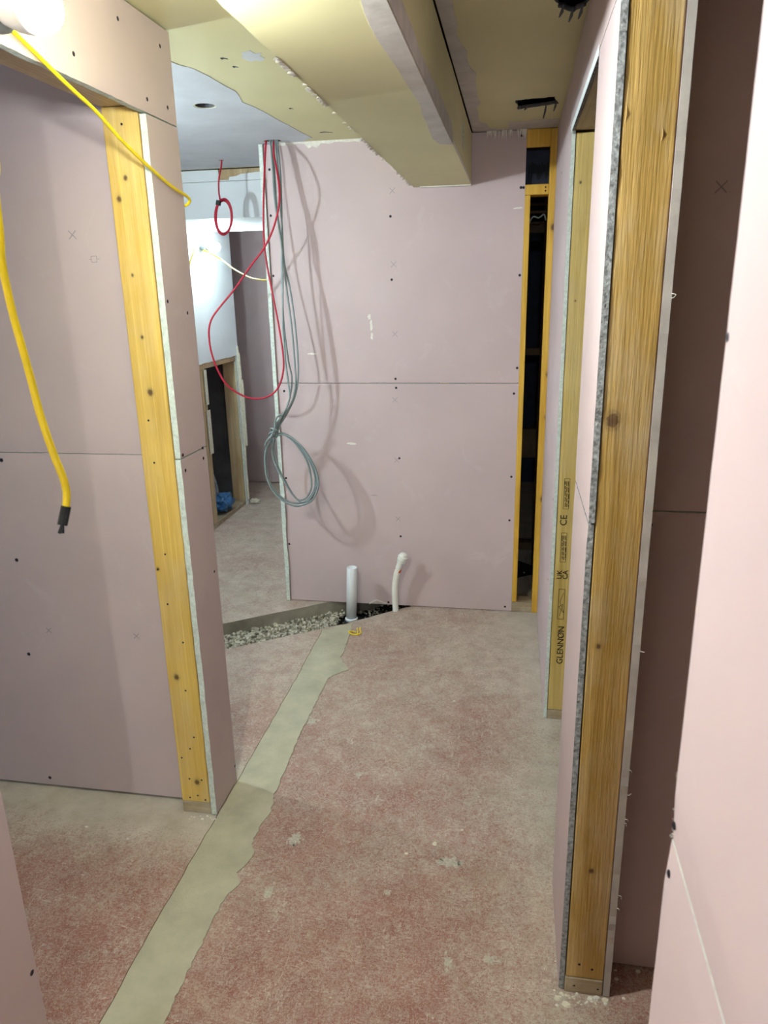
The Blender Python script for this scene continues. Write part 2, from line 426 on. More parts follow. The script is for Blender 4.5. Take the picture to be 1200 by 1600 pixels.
a, b, c_, d_ = pz(806, 157), pz(868, 151), pz(873, 162), pz(808, 171)
e0, e1, e2, e3 = pz(862, -6), pz(918, -4), pz(916, 9), pz(872, 12)
prism('ceiling_board', [(-.215, -3.2), (2.1, -3.2), (2.1, FAR+.02), (-.215, FAR+.02)], [rag_hole([a, d_, c_, b], .006), rag_hole([e0, e3, pz(897, 19), e2, e1], .007)], dn, 0, .0125, [M['cream'], M['dark']], ceil)  # same dark edge colour stands in for shade in the holes
prism('ceiling_board', [(-1.15, FAR+.06), (2.1, FAR+.06), (2.1, 7.1), (-1.15, 7.1)], [], dn, 0, .0125, [M['dark'], M['dark']], ceil)
prism('ceiling_board', [(-3.2, 5.2), (-1.17, 5.2), (-1.17, 7.1), (-3.2, 7.1)], [], dn, 0, .0125, [M['white'], M['edge']], ceil)
for i in range(12): MB().box(-3.2+i*.45, -3.155+i*.45, -3.2, 7.1, CE+.03, CE+.22).build('joist', M['dark'], ceil)  # joists darkened in colour for the shade of the void
MB().box(-3.3, 2.3, -3.3, 7.2, CE+.225, CE+.25).build('floor_deck_above', M['black'], ceil)  # near-black colour stands in for shade seen through the ceiling holes
# grey skim over the left part, feathered in a wandering line
sk = [(-3.1, 2.12)]+[(-1.03, 2.12)]+[pz(*q) for q in ((258, 92), (280, 101), (300, 106), (325, 118), (350, 133), (368, 142), (374, 150), (378, 159), (396, 166), (412, 174), (436, 188), (452, 196), (470, 206), (488, 215))]+[(-1.0, FAR-.005), (-1.15, FAR-.005), (-1.2, 4.24), (-3.1, 4.24)]
skim = prism('skim_coat', sk, [[(rnd[0]+.042*math.cos(a), rnd[1]+.042*math.sin(a)) for a in [i*math.pi/10 for i in range(20)]], [(CAB[0]+.046*math.cos(a), CAB[1]+.03*math.sin(a)) for a in [i*math.pi/10 for i in range(20)]],
        [(rc[0]+.019*math.cos(a), rc[1]+.016*math.sin(a)) for a in [i*math.pi/5 for i in range(10)]]], dn, -.0016, .0003, [M['skim']], ceil)
blob('plaster_spot', *pz(396, 88), .03, .05, dn, 'skim', ceil, .001)
# smeared compound along the ceiling's meeting with the boxed beam and the end wall
cs = [(-.213, -1.2)]+[(-.214, FAR-.004)]+[(-.05, FAR-.004)]
for i in range(60):
    y = FAR-.06-i*.08
    cs.append((-.165+.012*math.sin(y*5)+random.uniform(-.008, .008)+(.03 if i < 2 else 0), y))
prism('joint_smear', cs, [], dn, -.0016, .0003, [M['tape']], ceil)
cs = [(-.06, FAR-.003), (.15, FAR-.003)]+[(.15-i*.012, FAR-.17+random.uniform(-.02, .02)+.0*i) for i in range(18)]
prism('joint_smear', cs, [], dn, -.0012, .0003, [M['tape']], ceil)
mb = MB()
for i in range(34):
    x = random.choice((-.13, -.10, -.06, -.02, .0, .01))+random.uniform(-.02, .02); l = random.uniform(.010, .042); r = random.uniform(.002, .0055)
    mb.lathe((x, FAR-.006, CE+.001), (random.uniform(-.1, .1), 0, -1), [(0, r), (l*.4, r*.6), (l, .0004)], 5)
mb.build('plaster_drip', M['plaster'], ceil, kind='stuff')
for px, py, l in ((852, 163, .05), (868, 158, .035), (822, 167, .012), (893, 14, .03), (878, 10, .025), (908, 9, .03)):   # torn flaps of paper hanging in the holes
    p = PZ(px, py, CE); t_ = MB().tube([p+Vector((.004, .004, .004)), p+Vector((0, -.004, -l*.5)), p+Vector((-.006, -.008, -l))], .003, 5, rs=[.002, .0045, .002]); t_.build('torn_flap', M['dark'], ceil)
# boxed beam
tr = empty('trim_1', kind='structure')
bs = plane('z', BEAM, -1)
prism('soffit_board', jag((-.482, -3.2), (-.482, FAR-.004), .0018, .025)+[(-.482, FAR-.004), (-.218, FAR-.004), (-.218, -3.2)], [], bs, 0, .0125, [M['cream'], M['plaster']], tr)
sy = plane('x', -.218, 1)
prism('side_board', [(-3.2, BEAM+.013), (FAR-.004, BEAM+.013)]+jag((FAR-.004, CE-.008), (-3.2, CE-.008), .002, .05), [[(3.05, 2.15), (3.10, 2.145), (3.12, 2.22), (3.07, 2.27), (3.05, 2.21)]], sy, 0, .0125, [M['cream'], M['edge']], tr)
prism('side_board', [(-3.2, BEAM+.013), (FAR-.004, BEAM+.013), (FAR-.004, CE-.005), (-3.2, CE-.005)], [], plane('x', -.482, -1), 0, .0125, [M['cream'], M['edge']], tr)
tp = [(-.219, -1.6), (-.219, 2.62)]+[(-.258, 2.60)]+[(-.262+.006*math.sin(y*7)+random.uniform(-.004, .004), y) for y in [2.5-i*.07 for i in range(58)]]
prism('corner_tape', tp, [], bs, -.0014, .0003, [M['tape']], tr)
tp = [(-1.6, BEAM), (2.62, BEAM), (2.60, BEAM+.035)]+[(y, BEAM+.045+.006*math.sin(y*6)+random.uniform(-.004, .004)) for y in [2.5-i*.07 for i in range(58)]]
prism('corner_tape', tp, [], sy, -.0014, .0003, [M['tape']], tr)
MB().bbox(-.45, -.219, FAR-.03, FAR-.0005, BEAM-.004, BEAM+.001, .0008).build('plaster_bead', M['plaster'], tr)
mb = MB()
for i in range(90):
    y = random.uniform(1.55, FAR-.03)
    if random.random() < .5: y = random.choice((1.62, 1.68, 1.75, 1.86, 1.95, 2.6, 2.7))+random.uniform(-.05, .05)
    s = random.uniform(.003, .010)
    mb.add([(-.484+random.uniform(-.004, .003), y-s, BEAM-.001), (-.490, y+random.uniform(-s, s), BEAM-s*.6), (-.478, y+s, BEAM-.0015), (-.482, y, BEAM+.002)], [(0, 1, 2), (0, 3, 1), (1, 3, 2), (0, 2, 3)])
mb.build('torn_paper', M['plaster'], tr, kind='stuff')

# wall at the end (faces the camera), two boards on timber studs
wb = empty('wall_back', kind='structure'); by = plane('y', FAR, -1); by = lambda u, v, d: (u, FAR+d, v)
XL, XR = -1.188, .022
lo = board('board', by, XL, XR, .004, 1.199, .0125, wb, jb=.0, jr=.0, tt=.0)
hi_ = board('board', by, XL, XR, 1.2025, CE-.004, .0125, wb)
def sY(pts, Y0): return [PY(x, y, Y0) for x, y in pts]
screws(sY([(619, 606), (624, 716), (626, 838), (803, 615), (799, 745), (796, 813), (789, 948), (607, 941), (444, 611), (447, 747), (452, 850)], FAR), (0, -1, 0), lo)
screws(sY([(610, 338), (612, 437), (618, 592), (816, 212), (814, 293), (818, 293), (812, 430), (808, 575), (423, 337), (421, 265), (427, 431)], FAR), (0, -1, 0), hi_)
for x, y in ((617, 625), (620, 719), (622, 811)): p = PY(x, y, FAR); cross(p.x, p.z, by, lo)
for x, y in ((613, 298), (615, 413), (617, 522)): p = PY(x, y, FAR); cross(p.x, p.z, by, hi_)
for x, y, ru, rv, q in ((577, 495, .008, .012, hi_), (580, 508, .007, .022, hi_), (581, 525, .006, .016, hi_), (550, 693, .028, .005, lo), (488, 553, .022, .004, hi_), (810, 325, .02, .004, hi_), (585, 774, .02, .002, lo)):
    p = PY(x, y, FAR); blob('plaster_smear', p.x, p.z, ru, rv, by, 'plaster' if y != 774 else 'mark', q, .0006)
pts = [PY(x, y, FAR) for x, y in ((577, 943), (588, 937), (604, 943))]
strips('torn_paper', [((pts[0].x, pts[0].z), (pts[1].x, pts[1].z)), ((pts[1].x, pts[1].z), (pts[2].x, pts[2].z))], by, .006, M['plaster'], lo, -.002)
# rough plaster along the ceiling line
o = [(-1.15, CE-.001)]+[( -1.15+i*.02, CE-.012+random.uniform(-.006, .006)-(.014 if i in (9, 10, 11) else 0)) for i in range(34)]+[(-.485, CE-.001)]
prism('joint_smear', o[::-1], [], by, -.003, .001, [M['plaster']], wb)
# return board running back from the left end: its cut edge faces the camera
rw = lambda u, v, d: (XL-.002-.019+d, u, v)
ret = board('return_board', rw, FAR-.012, 6.14, .004, CE-.004, .019, wb, jl=.0012)
for z, h in ((.55, .3), (.2, .2)): blob('plaster_smear', XL-.004, z, .006, h/2, lambda u, v, d: (u, FAR-.0125+d, v), 'edge', wb, .001, 20)
for x0, x1 in ((-1.165, -1.12), (-.76, -.722), (-.36, -.322)): MB().bbox(x0, x1, FAR+.0135, FAR+.103, .0 if x0 > -.3 or x0 < -1.1 else .045, CE).build('stud', M['wood_far'], wb)
MB().bbox(-1.165, .157, FAR+.0135, FAR+.103, CE-.04, CE-.002).build('top_plate', M['wood_far'], wb)
# open stud bay at the right end
kn = [PY(857, 585, FAR), PY(855, 652, FAR), PY(848, 780, FAR), PY(865, 355, FAR)]
M['wood_bay'] = wood_mat('golden_bay_stud', (.62, .34, .03), (.80, .50, .08), [(tuple(p), .012) for p in kn])
MB().bbox(.127, .156, FAR-.002, FAR+.09, .0, CE-.002).build('stud', M['wood_bay'], wb)
MB().bbox(.0225, .047, FAR-.002, FAR+.09, .058, 2.04).build('stud', M['wood_far'], wb)
nog = MB().bbox(.0225, .1265, FAR-.002, FAR+.09, 2.041, 2.084).build('nogging', M['wood_far'], wb)
screws([(.112, FAR-.002, 2.070), (.112, FAR-.002, 2.055)], (0, -1, 0), nog, .004)
MB().bbox(.0225, .1265, FAR-.002, FAR+.012, 2.235, CE-.002).build('top_plate', M['wood_far'], wb)
MB().bbox(.0225, .1265, FAR-.002, FAR+.09, .0, .055).build('sole_plate', M['sole'], wb)
# what shows beyond the bay: membrane, bare studs, noggings
wy = empty('wall_beyond', kind='structure')
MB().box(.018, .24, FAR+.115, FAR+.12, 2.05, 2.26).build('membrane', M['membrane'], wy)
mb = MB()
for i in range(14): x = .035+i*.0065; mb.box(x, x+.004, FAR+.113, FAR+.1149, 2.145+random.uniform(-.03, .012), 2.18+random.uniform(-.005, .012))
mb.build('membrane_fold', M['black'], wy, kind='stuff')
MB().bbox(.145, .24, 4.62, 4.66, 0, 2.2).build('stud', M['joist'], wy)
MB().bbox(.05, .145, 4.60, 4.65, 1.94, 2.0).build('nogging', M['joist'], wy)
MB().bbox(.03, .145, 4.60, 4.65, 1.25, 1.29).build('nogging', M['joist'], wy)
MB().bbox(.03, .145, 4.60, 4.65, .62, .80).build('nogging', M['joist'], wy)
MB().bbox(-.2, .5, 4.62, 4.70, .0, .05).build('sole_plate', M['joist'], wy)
MB().box(-1.1, 2.1, 6.4, 6.5, 0, CE).build('membrane', M['membrane'], wy)
MB().tube(spline([(.05, 4.2, 1.96), (.07, 4.15, 1.99), (.10, 4.15, 1.985), (.125, 4.15, 2.0), (.135, 4.15, 1.97)]), .004).build('wire', M['pipe'], wy)
for z in (2.06, 2.02): MB().bbox(.03, .25, 4.3, 4.34, z, z+.012).build('batten', M['joist'], wy)

# left: wall end with opening, lintel boards, partition of the side room
wl = empty('wall_left', kind='structure'); LX = -.920
lx = lambda u, v, d: (LX-d, u, v)
OP = 1.909                                                      # near face of the opening's stud
b1 = board('board', lx, OP-.006, 2.085, .006, 1.199, .0175, wl, jl=.0022, tt=.0012)
b2 = board('board', lx, OP-.004, 2.085, 1.2025, 2.078, .0175, wl, jl=.0010, tb=.0012)
b3 = board('board', lx, 1.02, 2.085, 2.0815, CE-.006, .0175, wl, jb=.0012)
def sX(pts, X0): return [PX(x, y, X0) for x, y in pts]
screws(sX([(290, 735), (318, 716), (335, 893), (367, 1197)], LX), (1, 0, 0), b1, .0052)
screws(sX([(286, 711), (317, 700), (262, 471), (293, 489)], LX), (1, 0, 0), b2, .0052)
screws(sX([(184, 29), (115, 84), (250, 72), (230, 155), (262, 168)], LX), (1, 0, 0), b3, .0052)
kl = [PY(235, 613, OP), PY(222, 527, OP), PY(207, 430, OP), PY(196, 278, OP), PY(186, 311, OP), PY(247, 889, OP), PY(276, 1058, OP), PY(308, 1222, OP)]
M['wood_left'] = wood_mat('golden_left_stud', (.66, .40, .07), (.82, .58, .17), [(tuple(p), r) for p, r in zip(kl, (.008, .004, .0035, .005, .006, .004, .008, .008))], .28)
st = MB().bbox(-1.041, -.944, OP, OP+.045, .043, 2.099).build('stud', M['wood_left'], wl)
screws(sY([(190, 194), (232, 657), (241, 723), (258, 866), (262, 944), (286, 1004), (290, 1079), (303, 1152), (297, 1170), (284, 1184), (296, 1217), (315, 1219), (297, 1246), (309, 1243), (321, 1250), (246, 890)], OP), (0, -1, 0), st, .0032)
MB().bbox(-1.041, -.942, OP, OP+.17, .0, .0425).build('sole_plate', M['sole'], wl)
MB().bbox(-1.041, -.942, OP+.135, OP+.172, .0435, 2.099).build('stud', M['wood_far'], wl)
MB().bbox(-1.041, -.942, .90, 2.08, 2.10, 2.14).build('lintel', M['wood_lintel'], wl)
MB().bbox(-1.041, -.942, .90, 2.08, CE-.042, CE-.002).build('top_plate', M['wood_far'], wl)
# the near end of the same wall, left of the opening
wln = empty('wall_left_near', kind='structure')
n1 = board('board', lx, -3.2, 1.022, .004, 1.199, .0175, wln)
board('board', lx, -3.2, 1.022, 1.2025, CE-.006, .0175, wln)
screws(sX([(50, 1520)], LX), (1, 0, 0), n1)
MB().bbox(-1.041, -.942, .975, 1.018, 0, CE-.05).build('stud', M['wood_far'], wln)
board('board', lambda u, v, d: (-1.06+d, u, v), -3.2, 1.022, .004, CE-.006, .0175, wln)
# partition of the side room (faces the camera) and the room's other walls
wp = empty('wall_partition', kind='structure'); PYW = 1.958
py = lambda u, v, d: (u, PYW+d, v)
p1 = board('board', py, -3.05, -1.043, .012, 1.1985, .0125, wp, tt=.0018)
p2 = board('board', py, -3.05, -1.043, 1.2005, CE-.006, .0125, wp, tb=.0018)
screws(sY([(2, 719), (45, 1022), (78, 1215), (26, 875)], PYW), (0, -1, 0), p1)
for x, y in ((113, 367),): p = PY(x, y, PYW); cross(p.x, p.z, py, p2, .011)
for x, y in ((76, 985), (213, 994)): p = PY(x, y, PYW); cross(p.x, p.z, py, p1, .009)
p = PY(147, 405, PYW); u, v, s = p.x, p.z, .008
strips('printed_mark', [((u-s, v-s), (u-s, v+s)), ((u+s, v-s), (u+s, v+s)), ((u-s, v+s), (u+s, v+s)), ((u-s, v-s), (u+s, v-s)), ((u-s*2, v), (u-s, v)), ((u+s, v), (u+s*2, v))], py, .0014, M['mark'], p2)
for x, y, ru, rv in ((83, 655, .008, .03), (110, 672, .022, .006), (140, 361, .006, .012), (152, 478, .01, .005)):
    p = PY(x, y, PYW); blob('plaster_smear', p.x, p.z, ru*.7, rv*.7, py, 'pink', p2, .0005)
board('board', lambda u, v, d: (u, 2.092-d, v), -3.05, -.9405, .012, CE-.006, .0125, wp)
for x in (-1.5, -2.1, -2.7): MB().bbox(x, x+.042, PYW+.0135, 2.078, .045, CE-.05).build('stud', M['wood_far'], wp)
MB().bbox(-3.05, -1.045, PYW+.0135, 2.078, 0, .044).build('sole_plate', M['sole'], wp)
wo = empty('wall_outer', kind='structure')
board('board', lambda u, v, d: (-3.06-d, u, v), -3.2, 7.1, .004, CE-.006, .0125, wo)
board('board', lambda u, v, d: (2.06+d, u, v), -3.2, 7.1, .004, CE-.006, .0125, wo)
wf = empty('wall_front', kind='structure')
board('board', lambda u, v, d: (u, -3.22-d, v), -3.05, 2.05, .004, CE-.006, .0125, wf)

# right: three wall pieces with two openings
RX, RB = .152, .255
def right_wall(name, y0, y1, x0, face_kw, stud_m, near_stud=True):
    w_ = empty(name, kind='structure'); rx = lambda u, v, d: (x0+d, u, v)
    return w_, rx
wr0 = empty('wall_right_near', kind='structure'); x0 = .141
r0 = lambda u, v, d: (x0+d, u, v)
q1 = board('board', r0, -3.2, .549, .004, 1.199, .0125, wr0, jr=.0006, tt=.0025)
q2 = board('board', r0, -3.2, .545, 1.2015, CE-.006, .0125, wr0, jr=.0004, tb=.0025)
screws(sX([(1044, 1365)], x0), (-1, 0, 0), q1, .0035); screws(sX([(1137, 527), (1052, 1290)], x0), (-1, 0, 0), q2, .0035)
mb = MB()
for i in range(60):
    z = 1.202+random.random()**1.6*.08; s = random.uniform(.0004, .0012)
    mb.lathe((x0+random.uniform(0, .008), .546+random.uniform(-.001, .002), z), (random.uniform(-1, 1), 1, random.uniform(-1, 1)), [(0, s), (s*.8, s*.8), (s*1.6, s*.1)], 5)
mb.build('torn_edge', M['tape'], wr0, kind='stuff')
MB().bbox(x0+.0135, .245, .50, .541, 0, CE-.05).build('stud', M['wood_far'], wr0)
board('board', lambda u, v, d: (.259-d, u, v), -3.2, .545, .004, CE-.006, .0125, wr0)

wr1 = empty('wall_right', kind='structure'); P1 = 1.433
r1 = lambda u, v, d: (RX+d, u, v)
ZJ = PX(918, 812, RX).z
c1 = board('board', r1, P1+.002, 1.775, .004, 1.195, .0122, wr1, edge='edge_grey', jl=.0012, tt=.0012)
c2 = board('board', r1, P1-.0025, 1.775, 1.2, 2.112, .0125, wr1, edge='edge_grey', jl=.0014, tb=.0012)
c3 = board('board', r1, P1-.004, 2.645, 2.1145, CE-.006, .0125, wr1, edge='edge_grey', jb=.0)
board('board', r1, .55, P1-.006, 2.1145, CE-.006, .0125, wr1)
kr = [(PY(957, 657, P1), .0125), (PY(935, 1010, P1), .0045), (PY(924, 1361, P1), .0055), (PY(980, 20, P1), .006)]
M['wood_right'] = wood_mat('amber_right_stud', (.41, .245, .05), (.60, .39, .13), [(tuple(p), r) for p, r in kr], .40, 1.4)
st1 = MB().bbox(RX+.0155, .2545, P1, P1+.045, .047, 2.11).build('stud', M['wood_right'], wr1)
screws(sY([(905, 1507), (925, 1515)], P1), (0, -1, 0), st1, .0034)
for px, py, dx, l in ((978, 178, .003, .030), (1035, 210, .002, .022)):          # splinters lifting off the face
    p = PY(px, py, P1); MB().tube([p+Vector((0, .001, l/2)), p+Vector((dx*.4, -.0015, 0)), p+Vector((-dx*.2, .001, -l/2))], .0011, 5).build('splinter', M['wood_right'], wr1)
sp1 = MB().bbox(RX+.0135, .2545, P1-.002, 1.775, 0, .046).build('sole_plate', M['sole'], wr1)
screws(sY([(897, 1540), (934, 1546)], P1-.002), (0, -1, 0), sp1, .0028)
MB().bbox(RX+.0135, .2545, 1.728, 1.773, .047, 2.11).build('stud', M['wood_far'], wr1)
MB().bbox(RX+.0135, .2545, .55, 2.70, 2.1175, 2.157).build('lintel', M['wood_lintel'], wr1)
board('board', lambda u, v, d: (.2715-d, u, v), P1-.0015, 1.519, .002, CE-.006, .0155, wr1, edge='tape', jl=.0018)
board('board', lambda u, v, d: (.2715-d, u, v), 1.545, 1.775, .002, 2.11, .0145, wr1)
for i in range(9):                                              # paper whiskers at the cut edge
    z = random.choice((1.64, 1.52, 1.15, 1.0, .78, .62, .5, .9, .3))+random.uniform(-.05, .05)
    a = Vector((.2712, P1-.002, z)); MB().tube([a, a+Vector((random.uniform(.002, .006), -.003, random.uniform(-.002, .004))), a+Vector((random.uniform(.003, .009), -.004, random.uniform(-.008, .008)))], .0007, 4).build('paper_whisker', M['plaster'], wr1)
wr2 = empty('wall_right_far', kind='structure'); P2, R2 = 2.64, .155
r2 = lambda u, v, d: (R2+d, u, v)
e1 = board('board', r2, P2-.004, FAR-.001, .004, CE-.006, .0125, wr2, jl=.0028)
screws(sX([(864, 780), (856, 905), (878, 270)], R2), (-1, 0, 0), e1, .005)
strips('corner_bead', [((P2-.02, 2.1145), (1.79, 2.1145))], lambda u, v, d: (R2-.003+d, u, v), .022, M['white'], wr1, -.0006)
M['wood_stamp'] = wood_mat('yellow_stamped_stud', (.60, .42, .11), (.74, .57, .21), [(tuple(PY(907, 285, P2)), .0035), (tuple(PY(899, 470, P2)), .0025)], .25)
st2 = MB().bbox(R2+.0145, .2545, P2, P2+.045, .040, 2.11).build('stud', M['wood_stamp'], wr2)
MB().bbox(R2+.0135, .2545, P2-.002, FAR-.003, 0, .039).build('sole_plate', M['sole'], wr2)
board('board', lambda u, v, d: (.2705-d, u, v), P2-.004, FAR+.1, .004, CE-.006, .0145, wr2)
board('board', r2, 2.647, P2+.001, 2.13, 2.14, .0125, wr2) if False else None
# grader's stamp printed up the stud
def stamp(txt, px, py, size, name='printed_lettering', bold=0):
    cu = bpy.data.curves.new(name, 'FONT'); cu.body = txt; cu.size = size; cu.align_x = 'CENTER'; cu.align_y = 'CENTER'; cu.offset = bold
    cu.extrude = .0002; cu.space_line = .8
    to = bpy.data.objects.new(name, cu)
    me = bpy.data.meshes.new_from_object(to); bpy.data.objects.remove(to)
    p = PY(px, py, P2)
    # local x -> up, local y -> left
    for v in me.vertices: v.co = Vector((p.x-v.co.y, P2-.0004-v.co.z, p.z+v.co.x))
    return link(name, me, st2, [M['ink']])
stamp('GLENNON', 876, 1008, .033, bold=.0004)
stamp('UK\nCA', 879, 898, .026, bold=.0006)
stamp('C\u03f5' if False else 'CE', 881, 813, .034, bold=.0004)
p2f = lambda u, v, d: (u, P2+d, v)
def rect(px0, py0, px1, py1):
    a, b = PY(px0, py0, P2), PY(px1, py1, P2); return [((a.x, a.z), (b.x, a.z)), ((b.x, a.z), (b.x, b.z)), ((b.x, b.z), (a.x, b.z)), ((a.x, b.z), (a.x, a.z))]
strips('printed_box', rect(880, 795, 891, 748), p2f, .0016, M['ink'], st2)
strips('printed_box', rect(875, 878, 886, 833), p2f, .0016, M['ink'], st2)
strips('printed_box', rect(871, 967, 883, 921), p2f, .0018, M['ink'], st2)
def lines(px, py0, py1, n, dpx):
    sg = []
    for i in range(n):
        x = px+i*dpx; y = py0
        while y < py1:
            l = random.uniform(4, 9); a, b = PY(x, y, P2), PY(x-.05, min(y+l, py1), P2); sg.append(((a.x, a.z), (b.x, b.z))); y += l+1.6
    return sg
strips('printed_lettering', lines(883.2, 752, 792, 3, 2.6), p2f, .0030, M['ink'], st2)
strips('printed_lettering', lines(878.4, 837, 875, 3, 2.6), p2f, .0030, M['ink'], st2)
a = [PY(x, y, P2) for x, y in ((874, 962), (880, 944), (873, 948), (881, 958), (875, 940), (881, 926))]
strips('printed_logo', [((a[i].x, a[i].z), (a[i+1].x, a[i+1].z)) for i in range(5)], p2f, .0016, M['ink'], st2)
a = [PY(x, y, P2) for x, y in ((879, 984), (871.5, 988.5), (879, 993), (879.4, 994), (872, 998), (880, 1001))]
strips('printed_logo', [((a[i].x, a[i].z), (a[i+1].x, a[i+1].z)) for i in (0, 1, 3, 4)], p2f, .0022, M['ink'], st2)

# dark cross wall seen through the near right opening
wd = empty('wall_right_room', kind='structure'); DY = 1.525
dy = lambda u, v, d: (u, DY+d, v)
d1_ = board('board', dy, .2735, 2.05, .008, 1.199, .0125, wd); d2_ = board('board', dy, .2735, 2.05, 1.2025, CE-.006, .0125, wd)
p = PY(1127, 292, DY); cross(p.x, p.z, dy, d2_, .010)
screws(sY([(1017, 820)], DY), (0, -1, 0), d1_, .004)

# rear left: white wall with a hole cut through to a cupboard, hung frieze, end wall
wc = empty('wall_left_far', kind='structure'); CX = -2.1
cx_ = lambda u, v, d: (CX-d, u, v)
ho = jag((4.70, .002), (4.83, 1.185), .004, .03)+jag((4.83, 1.185), (5.475, 1.185), .004, .03)+[(5.475, 1.185), (5.475, .002)]
o = [(2.10, .0), (4.70, 0.)]+jag((4.70, .0), (4.70, 1.185), .004, .03)+jag((4.70, 1.185), (5.455, 1.185), .004, .03)+jag((5.455, 1.185), (5.455, 0), .004, .03)+[(5.455, 0.), (5.50, 0), (5.50, CE-.006), (2.10, CE-.006)]
prism('board', o, [], cx_, 0, .0125, [M['white'], M['edge']], wc)
MB().bbox(CX-.11, CX-.0135, 4.80, 4.875, .035, 1.145).build('stud', M['wood_pale'], wc)
MB().bbox(CX-.11, CX-.0135, 4.66, 5.50, 1.146, 1.20).build('lintel', M['wood_pale'], wc)
MB().bbox(CX-.11, CX-.0135, 5.44, 5.495, .035, 1.145).build('stud', M['wood_pale'], wc)
MB().bbox(CX-.11, CX-.0135, 4.66, 5.50, 0, .034).build('sole_plate', M['sole'], wc)
for y0, y1, z0, z1 in ((4.83, 4.888, .55, .86), (4.84, 4.880, .9, 1.14), (5.43, 5.448, .55, 1.14)):
    board('board_offcut', lambda u, v, d: (CX-.008+d*.4, u, v), y0, y1, z0, z1, .012, wc, face='crumb', jl=.002, jr=.002)
MB().box(-3.0, -2.24, 5.52, 5.55, 0, CE).build('cupboard_side', M['dark'], wc)
MB().box(-2.80, -2.78, 4.5, 5.52, 0, 1.6).build('cupboard_back', M['dark'], wc)
MB().box(-3.0, -2.24, 4.45, 4.48, 0, CE).build('cupboard_side', M['dark'], wc)
MB().box(-3.0, -2.215, 4.45, 5.55, 1.5, 1.52).build('cupboard_top', M['dark'], wc)
# broken strips of board on the wall's end
ey = lambda u, v, d: (u, 5.50+d, v)
for x0, x1, z0, z1 in ((CX-.0125, CX+.012, .04, 1.25), (CX-.005, CX+.03, .48, 1.0), (CX-.01, CX+.02, 1.0, 1.2)):
    board('board_offcut', lambda u, v, d: (u, 5.47+d+(x1-CX)*.4, v), x0, x1, z0, z1, .012, wc, face='crumb', edge='crumb', jl=.002, jr=.003)
we = empty('wall_end', kind='structure')
board('board', lambda u, v, d: (u, 6.15+d, v), -3.05, -1.21, .01, CE-.006, .0125, we)
fz = empty('trim_2', kind='structure'); FY = 4.265
fr = lambda u, v, d: (u, FY+d, v)
prism('frieze_board', [(-2.095, 2.052), (-1.212, 2.052), (-1.212, 2.243)]+[(-1.212, 2.243)]+jag((-1.212, 2.243), (-2.095, 2.243), .001, .06), [], fr, 0, .0125, [M['white'], M['edge']], fz)
hole = [PY(x, y, FY) for x, y in ((352, 263), (372, 264), (380, 269), (376, 275), (366, 271), (353, 277))]
o = [(-2.095, 2.2455), (-1.212, 2.2455)]+jag((-1.212, 2.285), (-1.55, 2.283), .004, .02)+[(-1.56, 2.268), (-1.60, 2.265), (-1.605, 2.25), (-1.66, 2.25), (-1.665, 2.305), (-2.095, 2.305)]
prism('frieze_board', o, [], fr, 0, .0125, [M['white'], M['edge']], fz)
MB().bbox(-2.095, -1.212, FY+.014, FY+.06, 2.25, CE-.002).build('batten', M['wood_pale'], fz)
prism('soffit_board', [(-2.095, FY+.013), (-1.212, FY+.013), (-1.212, 5.20), (-2.095, 5.20)], [], plane('z', 2.0535, -1), 0, .0125, [M['white'], M['edge']], fz)
prism('frieze_back', [(-2.095, 2.052), (-1.212, 2.052), (-1.212, CE), (-2.095, CE)], [], lambda u, v, d: (u, 5.20-d, v), 0, .0125, [M['white'], M['edge']], fz)

# ---------------------------------------------------------------- work lamps
def emis(name, c, s):
    m, t, b = nt(name); b.inputs['Base Color'].default_value = (.9, .9, .9, 1)
    b.inputs['Emission Color'].default_value = (*c, 1); b.inputs['Emission Strength'].default_value = s; return m
def lamp(center, axis, strength, colr, label, name='work_lamp'):
    C, a = Vector(center), Vector(axis).normalized()
    r = empty(name, C-a*.10)
    tag(r, label, 'lamp', 'bare bulb work lamps')
    MB().lathe(C+a*.009, a, [(.0315*math.sin(t), .0315*math.cos(t)) for t in [-.22+i*(math.pi/2+.19)/9 for i in range(10)]], 24).build('bulb', emis('bulb_light', colr, strength), r, True)
    MB().lathe(C, a, [(-.058, .0145), (-.050, .018), (-.030, .0265), (-.014, .0305), (.001, .0318), (.0016, .0310)], 24).build('bulb_collar', M['collar'], r, True)
    MB().lathe(C, a, [(-.112, .006), (-.108, .015), (-.100, .0195), (-.075, .021), (-.074, .0235), (-.062, .0235), (-.0585, .020)], 20).build('lamp_holder', M['holder'], r, True)
    return C-a*.112
L1 = EYE+ray(54, 14)*(1.03/F); A1 = Vector((.97, -.22, -.03))
T1 = lamp(L1, A1, BULB_NEAR, LAMP_COL, 'lit bare bulb at upper left hanging in front of the left opening')
L2 = PX(335, 386, -1.99); A2 = Vector((.75, .75, .02))
A2 = Vector((.95, -.25, -.02))
T2 = lamp(L2, A2, BULB_FAR, LAMP_COL_COOL, 'small lit bulb in the far room before the white wall')
L3 = Vector((-1.95, 2.36, 1.78)); A3 = Vector((.75, .5, .40))
T3 = lamp(L3, A3, BULB_HID, LAMP_COL_COOL, 'lit bare bulb hung behind the left partition')
lamp((-2.35, -.1, 1.55), (.75, .65, -.05), FILL_SIDE, (.58, .80, 1.0), 'unseen bulb added to cool the light in the left side room')  # added out of view as cool fill for the side room
lamp((.02, -1.75, 2.02), (-.25, .95, -.1), FILL_BACK, LAMP_COL, 'unseen bulb added behind the view to light the corridor')  # added out of view to brighten the foreground and edge the partition's shadow

